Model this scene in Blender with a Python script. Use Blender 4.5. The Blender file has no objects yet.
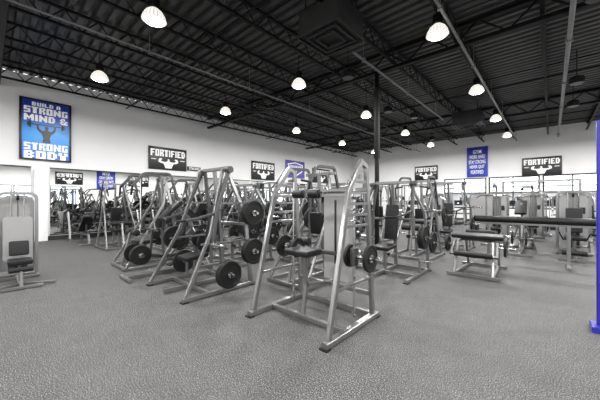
import bpy, bmesh, math, random
from mathutils import Vector, Matrix, Euler
random.seed(4)
S = bpy.context.scene
C = S.collection
PI = math.pi
XL, YB, XE, YF, H = -13.08, 21.45, 12.0, -7.0, 5.6
CAM = 1.4; F = 280.0; A = math.atan2(251, 280); ca, sa = math.cos(A), math.sin(A)

# ------------------------------------------------------------------ materials
def mat(name, col, rough=.5, metal=0., var=.08, scale=6., bump=0., bscale=60., emit=None, es=1., spec=.5):
    m = bpy.data.materials.new(name); m.use_nodes = True
    nt = m.node_tree; b = nt.nodes['Principled BSDF']
    b.inputs['Roughness'].default_value = rough; b.inputs['Metallic'].default_value = metal
    b.inputs['Specular IOR Level'].default_value = spec
    tc = nt.nodes.new('ShaderNodeTexCoord')
    n = nt.nodes.new('ShaderNodeTexNoise'); n.inputs['Scale'].default_value = scale; n.inputs['Detail'].default_value = 4
    nt.links.new(tc.outputs['Object'], n.inputs['Vector'])
    r = nt.nodes.new('ShaderNodeValToRGB')
    r.color_ramp.elements[0].position = .3; r.color_ramp.elements[1].position = .7
    r.color_ramp.elements[0].color = [max(0, c*(1-var)) for c in col]+[1]
    r.color_ramp.elements[1].color = [min(1, c*(1+var)) for c in col]+[1]
    nt.links.new(n.outputs['Fac'], r.inputs['Fac']); nt.links.new(r.outputs['Color'], b.inputs['Base Color'])
    if bump:
        n2 = nt.nodes.new('ShaderNodeTexNoise'); n2.inputs['Scale'].default_value = bscale
        nt.links.new(tc.outputs['Object'], n2.inputs['Vector'])
        bp = nt.nodes.new('ShaderNodeBump'); bp.inputs['Strength'].default_value = bump; bp.inputs['Distance'].default_value = .01
        nt.links.new(n2.outputs['Fac'], bp.inputs['Height']); nt.links.new(bp.outputs['Normal'], b.inputs['Normal'])
    if emit:
        b.inputs['Emission Color'].default_value = (*emit, 1); b.inputs['Emission Strength'].default_value = es
    return m
M = dict(
 silver=mat('silver_powder_coat', (.25,.25,.252), .28, .8, .06, 4),
 dsilver=mat('grey_powder_coat', (.07,.07,.072), .38, .6, .05, 4),
 black=mat('black_vinyl', (.006,.006,.007), .45, 0, .2, 30, .15, 120, spec=.3),
 rubber=mat('black_rubber', (.005,.005,.005), .55, 0, .2, 20, spec=.3),
 chrome=mat('chrome', (.55,.55,.56), .16, 1, .03, 4),
 shroud=mat('pale_shroud', (.27,.27,.27), .45, .1, .03, 3),
 stack=mat('dark_steel', (.025,.025,.03), .35, .6, .1, 10),
 wall=mat('white_paint', (.82,.82,.82), .8, 0, .015, 1.5, .05, 90),
 deck=mat('black_deck', (.055,.053,.053), .45, .15, .2, 2),
 joist=mat('black_steel', (.004,.004,.004), .55, 0, .2, 4, spec=.2),
 duct=mat('dark_sheet_metal', (.03,.03,.03), .45, .2, .1, 4),
 conduit=mat('galvanised_conduit', (.24,.24,.24), .4, .5, .1, 6),
 white=mat('white_paint_gloss', (.82,.82,.82), .4, 0, .02, 4),
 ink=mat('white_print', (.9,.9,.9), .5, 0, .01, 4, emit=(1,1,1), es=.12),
 blackboard=mat('black_print', (.004,.004,.005), .35, 0, .1, 4),
 blue=mat('blue_print', (.02,.045,.42), .4, 0, .3, 3),
 bluepost=mat('blue_powder_coat', (.015,.018,.26), .35, .1, .1, 3),
 purple=mat('violet_print', (.10,.09,.45), .4, 0, .1, 3),
 alu=mat('dark_window_frame', (.015,.015,.015), .4, .3, .1, 4),
 base=mat('black_baseboard', (.02,.02,.02), .5, 0, .1, 4),
 ground=mat('pavement', (.25,.25,.24), .9, 0, .1, 1),
 screen=mat('dark_screen', (.01,.012,.02), .15, 0, .1, 4),
 facade=mat('pale_facade', (.40,.39,.37), .8, 0, .08, .5),
 lens=mat('lamp_lens', (.9,.9,.85), .4, 0, .01, 4, emit=(1,.97,.9), es=18),
)
m = mat('poster_blue', (.02,.16,.72), .35); nt = m.node_tree; b = nt.nodes['Principled BSDF']
tc = nt.nodes.new('ShaderNodeTexCoord'); sp = nt.nodes.new('ShaderNodeSeparateXYZ'); nt.links.new(tc.outputs['Generated'], sp.inputs[0])
nz = nt.nodes.new('ShaderNodeTexNoise'); nz.inputs['Scale'].default_value = 3.5; nz.inputs['Detail'].default_value = 5; nt.links.new(tc.outputs['Generated'], nz.inputs['Vector'])
ma = nt.nodes.new('ShaderNodeMath'); ma.operation = 'MULTIPLY_ADD'; ma.inputs[1].default_value = .4; nt.links.new(nz.outputs['Fac'], ma.inputs[0]); nt.links.new(sp.outputs['Z'], ma.inputs[2])
r = nt.nodes.new('ShaderNodeValToRGB'); r.color_ramp.elements[0].position = .2; r.color_ramp.elements[0].color = (.02,.13,.85,1); r.color_ramp.elements[1].position = .98; r.color_ramp.elements[1].color = (.008,.04,.42,1)
e_ = r.color_ramp.elements.new(.62); e_.color = (.03,.38,.95,1)
nt.links.new(ma.outputs[0], r.inputs[0]); nt.links.new(r.outputs[0], b.inputs['Base Color']); M['blue2'] = m
# lamp reflector : ribbed prismatic shade
m = mat('lamp_reflector', (.6,.6,.58), .3, .1, .03, 4, emit=(1,.96,.88), es=1.); nt = m.node_tree; b = nt.nodes['Principled BSDF']
tc = nt.nodes.new('ShaderNodeTexCoord'); gr = nt.nodes.new('ShaderNodeTexGradient'); gr.gradient_type = 'RADIAL'; nt.links.new(tc.outputs['Object'], gr.inputs[0])
mu = nt.nodes.new('ShaderNodeMath'); mu.operation = 'MULTIPLY'; mu.inputs[1].default_value = 2*PI*20; si = nt.nodes.new('ShaderNodeMath'); si.operation = 'SINE'
ad = nt.nodes.new('ShaderNodeMath'); ad.operation = 'MULTIPLY_ADD'; ad.inputs[1].default_value = .45; ad.inputs[2].default_value = .85
nt.links.new(gr.outputs['Fac'], mu.inputs[0]); nt.links.new(mu.outputs[0], si.inputs[0]); nt.links.new(si.outputs[0], ad.inputs[0]); nt.links.new(ad.outputs[0], b.inputs['Emission Strength']); M['bell'] = m
m = bpy.data.materials.new('mirror_glass'); m.use_nodes = True; b = m.node_tree.nodes['Principled BSDF']
b.inputs['Base Color'].default_value = (.86,.88,.87,1); b.inputs['Metallic'].default_value = 1; b.inputs['Roughness'].default_value = .015
M['mirror'] = m
m = bpy.data.materials.new('window_glass'); m.use_nodes = True; nt = m.node_tree
for n in list(nt.nodes): nt.nodes.remove(n)
o = nt.nodes.new('ShaderNodeOutputMaterial'); mx = nt.nodes.new('ShaderNodeMixShader'); t = nt.nodes.new('ShaderNodeBsdfTransparent'); g = nt.nodes.new('ShaderNodeBsdfGlossy')
g.inputs['Roughness'].default_value = .03; mx.inputs[0].default_value = .06
nt.links.new(t.outputs[0], mx.inputs[1]); nt.links.new(g.outputs[0], mx.inputs[2]); nt.links.new(mx.outputs[0], o.inputs[0])
M['glass'] = m
# floor : speckled rubber
m = bpy.data.materials.new('speckled_rubber_floor'); m.use_nodes = True; nt = m.node_tree; b = nt.nodes['Principled BSDF']
tc = nt.nodes.new('ShaderNodeTexCoord')
def noise(sc, det=2):
    n = nt.nodes.new('ShaderNodeTexNoise'); n.inputs['Scale'].default_value = sc; n.inputs['Detail'].default_value = det
    nt.links.new(tc.outputs['Object'], n.inputs['Vector']); return n
def ramp(n, els):
    r = nt.nodes.new('ShaderNodeValToRGB'); r.color_ramp.elements[0].position = els[0][0]; r.color_ramp.elements[0].color = (*els[0][1], 1)
    r.color_ramp.elements[1].position = els[1][0]; r.color_ramp.elements[1].color = (*els[1][1], 1)
    for p, c in els[2:]:
        e = r.color_ramp.elements.new(p); e.color = (*c, 1)
    nt.links.new(n.outputs['Fac'], r.inputs['Fac']); return r
r1 = ramp(noise(115, 3), [(.37,(.008,.008,.008)), (.62,(.27,.266,.26)), (.44,(.045,.0445,.044)), (.56,(.07,.069,.068))])
r2 = ramp(noise(5, 6), [(.3,(.82,.82,.82)), (.7,(1,1,1))])
mm = nt.nodes.new('ShaderNodeMixRGB'); mm.blend_type = 'MULTIPLY'; mm.inputs[0].default_value = 1
nt.links.new(r1.outputs[0], mm.inputs[1]); nt.links.new(r2.outputs[0], mm.inputs[2]); nt.links.new(mm.outputs[0], b.inputs['Base Color'])
b.inputs['Roughness'].default_value = .62; b.inputs['Specular IOR Level'].default_value = .3
M['floor'] = m

# ------------------------------------------------------------------ mesh builder
class B:
    def __init__(s): s.bm = bmesh.new()
    def rings(s, rs, closed=True):
        bm = s.bm; vv = [[bm.verts.new(p) for p in r] for r in rs]; n = len(rs[0])
        for i in range(len(vv)-1):
            for j in range(n):
                k = (j+1) % n
                try: bm.faces.new((vv[i][j], vv[i][k], vv[i+1][k], vv[i+1][j]))
                except ValueError: pass
        if closed:
            bm.faces.new(list(reversed(vv[0]))); bm.faces.new(vv[-1])
    def sweep(s, pts, prof, hint=None):
        P = [Vector(p) for p in pts]; T = [(P[i+1]-P[i]).normalized() for i in range(len(P)-1)]
        t = T[0]
        h = Vector(hint) if hint else (Vector((1,0,0)) if abs(t.x) < .85 else Vector((0,0,1)))
        a = (h - t*h.dot(t)).normalized(); b = t.cross(a)
        ring = [P[0]+a*u+b*v for u, v in prof]; rs = [ring]
        for i in range(1, len(P)):
            n = T[i-1] if i == len(P)-1 else (T[i-1]+T[i]).normalized()
            tt = T[i-1]; ring = [q + tt*((P[i]-q).dot(n)/max(.2, tt.dot(n))) for q in ring]; rs.append(ring)
        s.rings(rs)
    def bar(s, pts, w=.06, h=None, hint=None, ch=.12):
        h = h or w; c = min(w, h)*ch; w2, h2 = w/2, h/2
        s.sweep(pts, [(w2,-h2+c),(w2,h2-c),(w2-c,h2),(-w2+c,h2),(-w2,h2-c),(-w2,-h2+c),(-w2+c,-h2),(w2-c,-h2)], hint); return s
    def tube(s, pts, r=.016, n=10, fil=0):
        if fil: pts = fillet(pts, fil)
        s.sweep(pts, [(r*math.cos(2*PI*i/n), r*math.sin(2*PI*i/n)) for i in range(n)]); return s
    def box(s, c, size, bev=0., rot=(0,0,0), seg=2):
        g = bmesh.ops.create_cube(s.bm, size=1.); vs = g['verts']
        for v in vs: v.co = Vector((v.co.x*size[0], v.co.y*size[1], v.co.z*size[2]))
        if bev:
            es = list({e for v in vs for e in v.link_edges})
            r = bmesh.ops.bevel(s.bm, geom=es, offset=min(bev, min(size)*.45), segments=seg, profile=.6, affect='EDGES')
            vs = list({v for f in r['faces'] for v in f.verts} | {v for v in vs if v.is_valid})
        R = Euler(rot).to_matrix(); cc = Vector(c)
        for v in vs: v.co = R @ v.co + cc
        return s
    def lathe(s, c, axis, prof, n=24):
        c = Vector(c); ax = Vector(axis).normalized(); h = Vector((0,0,1)) if abs(ax.z) < .9 else Vector((1,0,0))
        a = (h-ax*h.dot(ax)).normalized(); b = ax.cross(a)
        s.rings([[c+ax*t+a*(r*math.cos(2*PI*i/n))+b*(r*math.sin(2*PI*i/n)) for i in range(n)] for r, t in prof]); return s
    def poly(s, pts, y0, y1):
        bm = s.bm; f = [bm.verts.new((x, y0, z)) for x, z in pts]; k = [bm.verts.new((x, y1, z)) for x, z in pts]
        bm.faces.new(f); bm.faces.new(list(reversed(k))); n = len(pts)
        for i in range(n): bm.faces.new((f[i], k[i], k[(i+1) % n], f[(i+1) % n]))
        return s
    def arch(s, w, z0, z1, r, y0, y1, cx=0):
        pts = [(cx-w/2, z0), (cx+w/2, z0)]
        for i in range(7): a = i*PI/12; pts.append((cx+w/2-r+r*math.cos(a), z1-r+r*math.sin(a)))
        for i in range(7): a = PI/2+i*PI/12; pts.append((cx-w/2+r+r*math.cos(a), z1-r+r*math.sin(a)))
        return s.poly(pts, y0, y1)
def fillet(pts, r, n=5):
    P = [Vector(p) for p in pts]; out = [P[0]]
    for i in range(1, len(P)-1):
        a, b, c = P[i-1], P[i], P[i+1]; u = (a-b); v = (c-b); k = min(r, u.length*.45, v.length*.45)
        p0 = b+u.normalized()*k; p1 = b+v.normalized()*k
        for j in range(n+1):
            t = j/n; out.append(p0*(1-t)**2 + b*2*t*(1-t) + p1*t*t)
    out.append(P[-1]); return out
def obj(name, bb, m, parent=None):
    bm = bb.bm if isinstance(bb, B) else bb
    bmesh.ops.recalc_face_normals(bm, faces=bm.faces)
    me = bpy.data.meshes.new(name); bm.to_mesh(me); bm.free()
    me.materials.append(M[m] if isinstance(m, str) else m)
    me.polygons.foreach_set('use_smooth', [True]*len(me.polygons)); me.set_sharp_from_angle(angle=math.radians(35))
    o = bpy.data.objects.new(name, me); C.objects.link(o)
    if parent: o.parent = parent
    return o
def tag(o, label, cat, group=None):
    o['label'] = label; o['category'] = cat
    if group: o['group'] = group
    return o
def thing(name, label, cat, loc=(0,0,0), rz=0, group=None):
    o = bpy.data.objects.new(name, None); C.objects.link(o); o.empty_display_size = .2
    o.location = loc; o.rotation_euler = (0,0,rz); return tag(o, label, cat, group)
def struct(name, bb, m, parent=None):
    o = obj(name, bb, m, parent)
    if not parent: o['kind'] = 'structure'
    return o
def kids(o, par):
    for ch in list(o.children):
        c = ch.copy(); C.objects.link(c); c.parent = par; kids(ch, c)
def dup(root, loc, rz=0, label=None, group=None):
    r = root.copy(); C.objects.link(r); r.location = loc; r.rotation_euler = (0,0,rz)
    if label: r['label'] = label
    if group: r['group'] = group
    kids(root, r); return r
def text(body, width, height, cx, cz, y, m, parent, name='lettering', bold=.02, depth=.004):
    cu = bpy.data.curves.new('t', 'FONT'); cu.body = body; cu.size = 1; cu.align_x = 'CENTER'; cu.offset = bold; cu.extrude = .01; cu.resolution_u = 3; cu.space_character = 1+bold*1.5
    o = bpy.data.objects.new('t', cu); C.objects.link(o); bpy.context.view_layer.update()
    me = bpy.data.meshes.new_from_object(o.evaluated_get(bpy.context.evaluated_depsgraph_get()))
    bpy.data.objects.remove(o)
    xs = [v.co.x for v in me.vertices]; ys = [v.co.y for v in me.vertices]
    x0, x1, y0, y1 = min(xs), max(xs), min(ys), max(ys)
    for v in me.vertices:
        u = ((v.co.x-x0)/(x1-x0)-.5)*width; w = ((v.co.y-y0)/(y1-y0)-.5)*height; d = v.co.z/.01*depth
        v.co = (cx+u, y-d, cz+w)
    me.name = name; me.materials.append(M[m]); t = bpy.data.objects.new(name, me); C.objects.link(t); t.parent = parent
    return t
# heavy block lettering drawn as polygons on a 5-row grid
GL = {'F':'11111/11000/11110/11000/11000','O':'11111/11011/11011/11011/11111','R':'11111/11011/11110/11011/11011','T':'11111/01110/01110/01110/01110',
 'I':'11/11/11/11/11','E':'11111/11000/11110/11000/11111','D':'11110/11011/11011/11011/11110','S':'11111/11000/11111/00011/11111',
 'N':'110011/111011/111111/110111/110011','G':'11111/11000/11011/11011/11111','M':'1100011/1110111/1111111/1101011/1100011','B':'11110/11011/11110/11011/11110',
 'U':'11011/11011/11011/11011/11111','L':'11000/11000/11000/11000/11111','A':'01110/11011/11111/11011/11011','Y':'11011/11011/01110/01110/01110',
 '&':'011100/110100/011011/110110/011111',' ':'00/00/00/00/00'}
def block(body, width, height, cx, cz, y, m, parent, vertical=False):
    b = B(); gap = .8; tot = sum(len(GL[c].split('/')[0]) for c in body)+gap*(len(body)-1)
    ux, uz = width/tot, height/5; x = -tot/2
    for c in body:
        R_ = GL[c].split('/'); n = len(R_[0])
        for ri, row in enumerate(R_):
            i = 0
            while i < n:
                if row[i] == '1':
                    j = i
                    while j < n and row[j] == '1': j += 1
                    xa, xb = (x+i)*ux, (x+j)*ux; za, zb = (2.5-ri)*uz, (1.5-ri)*uz
                    k = .35*ux; tl = k if ri == 0 and i == 0 else 0; br = k if ri == 4 and j == n else 0
                    pts = [(xa+tl, za), (xb, za), (xb, zb+br), (xb-br, zb), (xa, zb), (xa, za-tl)]
                    pts = [p for q, p in enumerate(pts) if p not in pts[:q]]
                    if vertical: pts = [(-p[1], p[0]) for p in pts]
                    b.poly([(cx+p[0], cz+p[1]) for p in pts], y-.004, y+.001)
                    i = j
                else: i += 1
        x += n+gap
    return obj('lettering', b, m, parent)

# ------------------------------------------------------------------ room shell
struct('floor', B().box(((XL+XE)/2, (YF+YB)/2, -.05), (XE-XL+.4, YB-YF+.4, .1)), 'floor')
struct('ground', B().box((0, 50, -.3), (160, 170, .1)), 'ground')
d = B(); pitch = .24; y = YF
prof = []
while y < YB+.3:
    prof += [(y, H), (y+.10, H), (y+.13, H+.075), (y+.21, H+.075)]; y += pitch
bm = d.bm
v0 = [bm.verts.new((XL-.2, a, z)) for a, z in prof]; v1 = [bm.verts.new((XE+.2, a, z)) for a, z in prof]
for i in range(len(prof)-1): bm.faces.new((v0[i], v1[i], v1[i+1], v0[i+1]))
struct('ceiling', d, 'deck')
struct('roof', B().box(((XL+XE)/2, (YF+YB)/2, H+.25), (XE-XL+.6, YB-YF+.6, .1)), 'deck')
struct('wall_left', B().box((XL-.1, (YF+YB)/2, H/2), (.2, YB-YF, H)), 'wall')
struct('wall_front', B().box(((XL+XE)/2, YF-.1, H/2), (XE-XL, .2, H)), 'wall')
WB, WT, WW = .85, 2.85, 2.5
wb = [(-5.6+2.62*i, -5.6+2.62*i+WW) for i in range(6)]
w = B(); w.box(((XL+XE)/2, YB+.1, (WT+H)/2), (XE-XL, .2, H-WT)); w.box(((XL+XE)/2, YB+.1, WB/2), (XE-XL, .2, WB))
xs = [XL]+[q for p in wb for q in p]+[XE]
for i in range(0, len(xs), 2): w.box(((xs[i]+xs[i+1])/2, YB+.1, (WB+WT)/2), (xs[i+1]-xs[i], .2, WT-WB))
struct('wall_back', w, 'wall')
we = [(-3.6+2.62*i, -3.6+2.62*i+WW) for i in range(4)]
w = B(); w.box((XE+.1, (YF+YB)/2, (WT+H)/2), (.2, YB-YF, H-WT)); w.box((XE+.1, (YF+YB)/2, WB/2), (.2, YB-YF, WB))
xs = [YF]+[q for p in we for q in p]+[YB]
for i in range(0, len(xs), 2): w.box((XE+.1, (xs[i]+xs[i+1])/2, (WB+WT)/2), (.2, xs[i+1]-xs[i], WT-WB))
struct('wall_right', w, 'wall')
def window(n, loc, rz):
    W, Hh = WW, WT-WB
    f = B()
    for s in (-1, 1): f.box((s*(W/2-.04), 0, Hh/2), (.08,.1,Hh))
    for z in (.04, Hh-.04): f.box((0, 0, z), (W-.12, .098, .08))
    f.box((0,0,Hh*.68), (W-.12,.09,.06)); f.box((0,0,Hh/2), (.06,.085,Hh-.12))
    o = struct('window_%d' % n, f, 'alu'); o.location = loc; o.rotation_euler = (0,0,rz)
    obj('pane', B().box((0,.01,Hh/2), (W-.12,.008,Hh-.12)), 'glass', o)
k = 1
for a, b in wb: window(k, ((a+b)/2, YB+.06, WB), 0); k += 1
for a, b in we: window(k, (XE+.06, (a+b)/2, WB), -PI/2); k += 1
struct('baseboard_left', B().box((XL+.012, (YF+YB)/2, .07), (.024, YB-YF-.02, .14)), 'base')
struct('baseboard_back', B().box(((XL+XE)/2, YB-.012, .07), (XE-XL-.06, .024, .14)), 'base')
t = thing('distant_building', 'pale low building across the car park beyond the windows', 'building', (6, 70, -.25))
obj('walls', B().box((0,0,1.5), (60,8,3.0)), 'facade', t); obj('roof_edge', B().box((0,-.1,3.1), (60.4,8.4,.3)), 'stack', t)
for i in range(9): obj('window', B().box((-19+i*4.7,-4.02,1.5), (2.4,.06,1.4)), 'screen', t)
def mirror(ya, yb, label):
    t = thing('wall_mirror', label, 'mirror', (XL+.012, (ya+yb)/2, .2), PI/2)
    L = yb-ya
    obj('glass', B().box((0, 0, 1.15), (L-.02, .012, 2.3)), 'mirror', t)
    obj('edge_trim', B().box((0, .004, 2.32), (L, .02, .04)), 'alu', t)
    obj('edge_trim', B().box((0, .004, -.02), (L, .02, .04)), 'alu', t)
yy = 1.45
labs = ['mirror panel just right of the white pier on the left wall', 'second mirror panel from the white pier', 'third mirror panel from the white pier',
        'fourth mirror panel from the white pier, behind the machine row', 'fifth mirror panel from the white pier', 'farthest mirror panel, nearest the room corner']
for l in labs: mirror(yy, yy+2.9, l); yy += 2.92
mirror(-2.0, .98, 'mirror panel left of the white pier')
struct('trim_1', B().box((XL+.12, 1.21, 1.22), (.24, .34, 2.44), .01), 'white')

# ------------------------------------------------------------------ ceiling steel
def joist_mesh(L, top, bot, panel, cw, rod):
    j = B()
    j.bar([(0,0,top),(0,L,top)], cw, cw*.7); j.bar([(0,0,bot),(0,L,bot)], cw, cw*.7)
    n = int(L/panel)
    for i in range(n):
        a = i*panel; j.tube([(0,a,top),(0,a+panel/2,bot)], rod, 5); j.tube([(0,a+panel/2,bot),(0,a+panel,top)], rod, 5)
    return j
LY = YB-YF-.1
jo = None; x = XL+.55
while x < XE-.3:
    if jo is None:
        jo = obj('ceiling_joist', joist_mesh(LY, H-.05, H-.42, .62, .075, .015), 'joist')
        tag(jo, 'black open-web steel joist running away under the corrugated ceiling', 'joist', 'open-web ceiling joists'); jo.location = (x, YF+.05, 0)
    else: c = jo.copy(); C.objects.link(c); c.location = (x, YF+.05, 0)
    x += 1.55
g = obj('steel_girder', joist_mesh(XE-XL-.1, H-.06, H-.52, 1.1, .13, .024), 'joist')
tag(g, 'heavy black truss girder crossing the ceiling over the black column', 'girder'); g.location = (XE-.05, 7.52, 0); g.rotation_euler = (0,0,PI/2)
for yy, l in ((15.2, 'heavy black truss girder crossing the ceiling nearer the window wall'), (.2, 'black truss girder crossing the ceiling nearest the viewer')):
    c = g.copy(); C.objects.link(c); c.location = (XE-.05, yy, 0); c['label'] = l
for yy in (3.8, 11.4, 18.3):
    for zz in (H-.44, H-.09):
        tag(obj('bridging_rod', B().tube([(XL+.05,yy,zz),(XE-.05,yy,zz)], .02, 6), 'joist'), 'thin black bridging rod crossing the joists', 'rod', 'bridging rods across the joists')
for x, y0, y1, l, r in ((.3, YF+.1, YB-.05, 'grey conduit running overhead at the far right of the ceiling', .045), (-1.53, YF+.1, YB-.05, 'grey conduit running overhead beside the right row of lamps', .03), (-3.56, 5.9, 13.5, 'grey conduit running overhead past the black column', .03), (-7.2, YF+.1, YB-.05, 'grey conduit running overhead above the left machine rows', .022)):
    p = B().tube([(x, y0, 4.97), (x, y1, 4.97)], r, 10)
    for q in range(int((y1-y0)/3)+1): p.box((x, y0+.5+q*3, 4.97), (r*3, .05, r*3)).tube([(x, y0+.5+q*3, 4.97), (x, y0+.5+q*3, H-.02)], .008, 6)
    tag(obj('conduit', p, 'conduit'), l, 'conduit')
cz = thing('steel_column', 'tall black square steel column rising behind the machines to the ceiling', 'column', (-3.75, 7.52, 0))
obj('shaft', B().box((0,0,2.52), (.10,.10,5.04), .01), 'joist', cz)
obj('base_plate', B().box((0,0,.012), (.36,.36,.024)), 'joist', cz)
obj('column_wrap', B().box((0,0,3.5), (.13,.13,1.8), .01), 'joist', cz)
# high bays
LZ = 4.7
def high_bay(loc, label):
    t = thing('high_bay_lamp', label, 'ceiling lamp', loc)
    obj('reflector', B().lathe((0,0,0), (0,0,1), [(.195,0),(.21,.01),(.19,.08),(.145,.16),(.085,.21),(.08,.205),(.135,.15),(.18,.08),(.192,.012)], 28), 'bell', t)
    obj('ballast_housing', B().lathe((0,0,0), (0,0,1), [(.06,.205),(.095,.22),(.095,.40),(.05,.44)], 18), 'joist', t)
    obj('lens', B().lathe((0,0,0), (0,0,1), [(.18,.02),(.15,-.02),(.08,-.045),(.01,-.05)], 24), 'lens', t)
    obj('hanging_rod', B().tube([(0,0,.43),(0,0,H-LZ)], .012, 6), 'joist', t)
    ld = bpy.data.lights.new('high_bay', 'AREA'); ld.shape = 'DISK'; ld.size = .36; ld.energy = 160; ld.color = (1,.988,.97)
    lo = bpy.data.objects.new('lamp_light', ld); C.objects.link(lo); lo.parent = t; lo.location = (0,0,-.06)
    return t
gx = [-9.2, -5.45, -1.7, 2.05, 5.8, 9.5]; gy = [-5.9, -1.95, 2.05, 6.03, 10.0, 14.0, 18.0]
proto = None
lab = {(-5.45,2.05):'large glowing high-bay lamp nearest the viewer at upper left', (-9.2,2.05):'glowing high-bay lamp above the blue poster wall at left',
 (-1.7,6.03):'large glowing high-bay lamp right of the ceiling air diffuser', (-5.45,6.03):'glowing high-bay lamp above the middle of the machine rows',
 (-9.2,6.03):'small glowing high-bay lamp above the left wall logo sign', (-1.7,10.0):'glowing high-bay lamp second along the right row',
 (-5.45,10.0):'small glowing high-bay lamp just left of the black column', (-9.2,10.0):'small glowing lamp third along the left row',
 (-1.7,14.0):'small glowing high-bay lamp third along the right row', (-5.45,14.0):'small glowing lamp just right of the black column',
 (-9.2,14.0):'tiny glowing lamp fourth along the left row', (-1.7,18.0):'farthest glowing lamp of the right row, above the blue notice',
 (-5.45,18.0):'farthest glowing lamp of the middle row', (-9.2,18.0):'farthest glowing lamp of the left row, near the corner'}
for xx in gx:
    for yv in gy:
        l = lab.get((xx, yv), None); g = None
        if l is None: l = 'added high-bay lamp outside the main view, for room light'; g = 'added high-bay lamps outside the view'  # unseen lamps continuing the grid, added to light the room
        if proto is None: proto = high_bay((xx, yv, LZ), l); o = proto
        else: o = dup(proto, (xx, yv, LZ), 0, l)
        if g: o['group'] = g
        elif 'group' in o: del o['group']
def speaker(loc, sh, label):
    loc = (loc[0]+sh, loc[1], loc[2])
    t = thing('ceiling_speaker', label, 'speaker', loc, 0)
    obj('cabinet', B().lathe((0,0,0), (0,0,1), [(.15,0),(.17,.03),(.17,.14),(.1,.2),(.04,.21)], 20), 'joist', t)
    obj('grille', B().lathe((0,0,-.01), (0,0,1), [(.14,0),(.145,.012)], 20), 'dsilver', t)
    obj('hanging_rod', B().tube([(0,0,.2),(0,0,H-loc[2])], .012, 6), 'joist', t)
def onray(px, py, z):
    Z = (z-CAM)*F/(200-py); dd = (px-300)/F; return ((dd*ca-sa)*Z, (dd*sa+ca)*Z, z)
speaker(onray(572, 6, 4.7), .30, 'unlit black pendant near the top right edge of the ceiling')
speaker(onray(348, 78, 4.7), 0, 'black pendant speaker left of the black column')
speaker(onray(414, 118, 4.7), 0, 'black pendant speaker right of the black column')
speaker(onray(388, 112, 4.8), 0, 'small black pendant speaker close beside the black column')
speaker(onray(432, 140, 4.7), 0, 'tiny black pendant speaker far over the weight machines')
speaker(onray(563, 86, 4.65), .28, 'black pendant speaker beside the right-hand conduit')
speaker(onray(562, 108, 4.65), .28, 'black pendant speaker farther along the right-hand conduit')
def fan(loc, label):
    t = thing('ceiling_fan', label, 'ceiling fan', loc, .4)
    obj('motor', B().lathe((0,0,0), (0,0,1), [(.05,-.08),(.14,-.05),(.15,.06),(.06,.12)], 20), 'joist', t)
    obj('hanging_rod', B().tube([(0,0,.1),(0,0,H-loc[2])], .018, 8), 'joist', t)
    for q in range(4):
        a = q*PI/2; obj('blade', B().box((.52*math.cos(a), .52*math.sin(a), 0), (.78,.14,.012), .004, (.15,0,a)), 'joist', t)
fan(onray(253, 110, 4.6), 'black four-blade ceiling fan between the left lamps')
def diffuser(loc, sc, label):
    t = thing('air_diffuser', label, 'air diffuser', loc)
    obj('plenum_box', B().box((0,0,.34), (1.15*sc,1.15*sc,.5), .01), 'duct', t)
    for a in (-1,1):
        for b2 in (-1,1): obj('hanging_rod', B().tube([(a*.45*sc,b2*.45*sc,.55),(a*.45*sc,b2*.45*sc,H-loc[2])], .012, 6), 'joist', t)
    for k2 in range(3):
        s_ = (1.2-.34*k2)*sc; f = B(); z = .07-.01*k2
        for a, b, c, e in ((0,s_/2,s_,.035), (0,-s_/2,s_,.035)): f.box((a,b,z), (c,e,.05)); f.box((b,a,z), (e,c,.05))
        obj('louver_ring', f, 'duct', t)
diffuser(onray(331, 42, 4.65), .82, 'large square black air diffuser hanging at the top centre')
diffuser((-2.7, 14.1, 4.6), .9, 'small square black air diffuser far over the right side')

# ------------------------------------------------------------------ signs
def on_left(px, py):
    dd = (px-300)/F; Z = XL/(dd*ca-sa); return (dd*sa+ca)*Z, CAM+(200-py)/F*Z
def on_back(px, py):
    dd = (px-300)/F; Z = YB/(dd*sa+ca); return (dd*ca-sa)*Z, CAM+(200-py)/F*Z
def frame_of(fn, x0, y0, x1, y1):
    a, zt = fn(x0, y0); b, _ = fn(x1, y0); m_, z0 = fn((x0+x1)/2, y0); _, z1 = fn((x0+x1)/2, y1)
    return (a+b)/2, (z0+z1)/2, abs(b-a), abs(z0-z1)
def put(side, c, z):
    return {'L': ((XL+.02, c, z), PI/2), 'B': ((c, YB-.02, z), 0), 'E': ((XE-.02, c, z), -PI/2)}[side]
def physique(bb, s, y0, y1, cz, wx=1.):
    half = [(0,.30),(.05,.30),(.06,.22),(.16,.20),(.27,.22),(.30,.34),(.24,.40),(.27,.47),(.34,.46),(.39,.36),(.39,.18),(.30,.10),(.20,.07),(.16,-.10),(.12,-.30)]
    pts = [(x*s*wx, cz+z*s) for x, z in half] + [(-x*s*wx, cz+z*s) for x, z in reversed(half[1:])]
    bb.poly(pts, y0, y1)
    bb.lathe((0, y1, cz+.37*s), (0,-1,0), [(.075*s,0),(.075*s,y1-y0)], 14)
def logo_sign(side, c, z, w, h, label):
    loc, rz = put(side, c, z); t = thing('logo_sign', label, 'sign', loc, rz)
    obj('board', B().box((0,-.02,0), (w,.04,h), .006), 'blackboard', t)
    block('FORTIFIED', w*.9, h*.30, 0, h*.24, -.042, 'ink', t)
    e = B(); physique(e, h*.56, -.046, -.041, -h*.26, 2.0)
    obj('emblem', e, 'ink', t)
    for s in (-1,1): obj('accent_line', B().box((s*w*.38,-.043,-h*.05), (w*.12,.006,h*.03)), 'ink', t)
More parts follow.
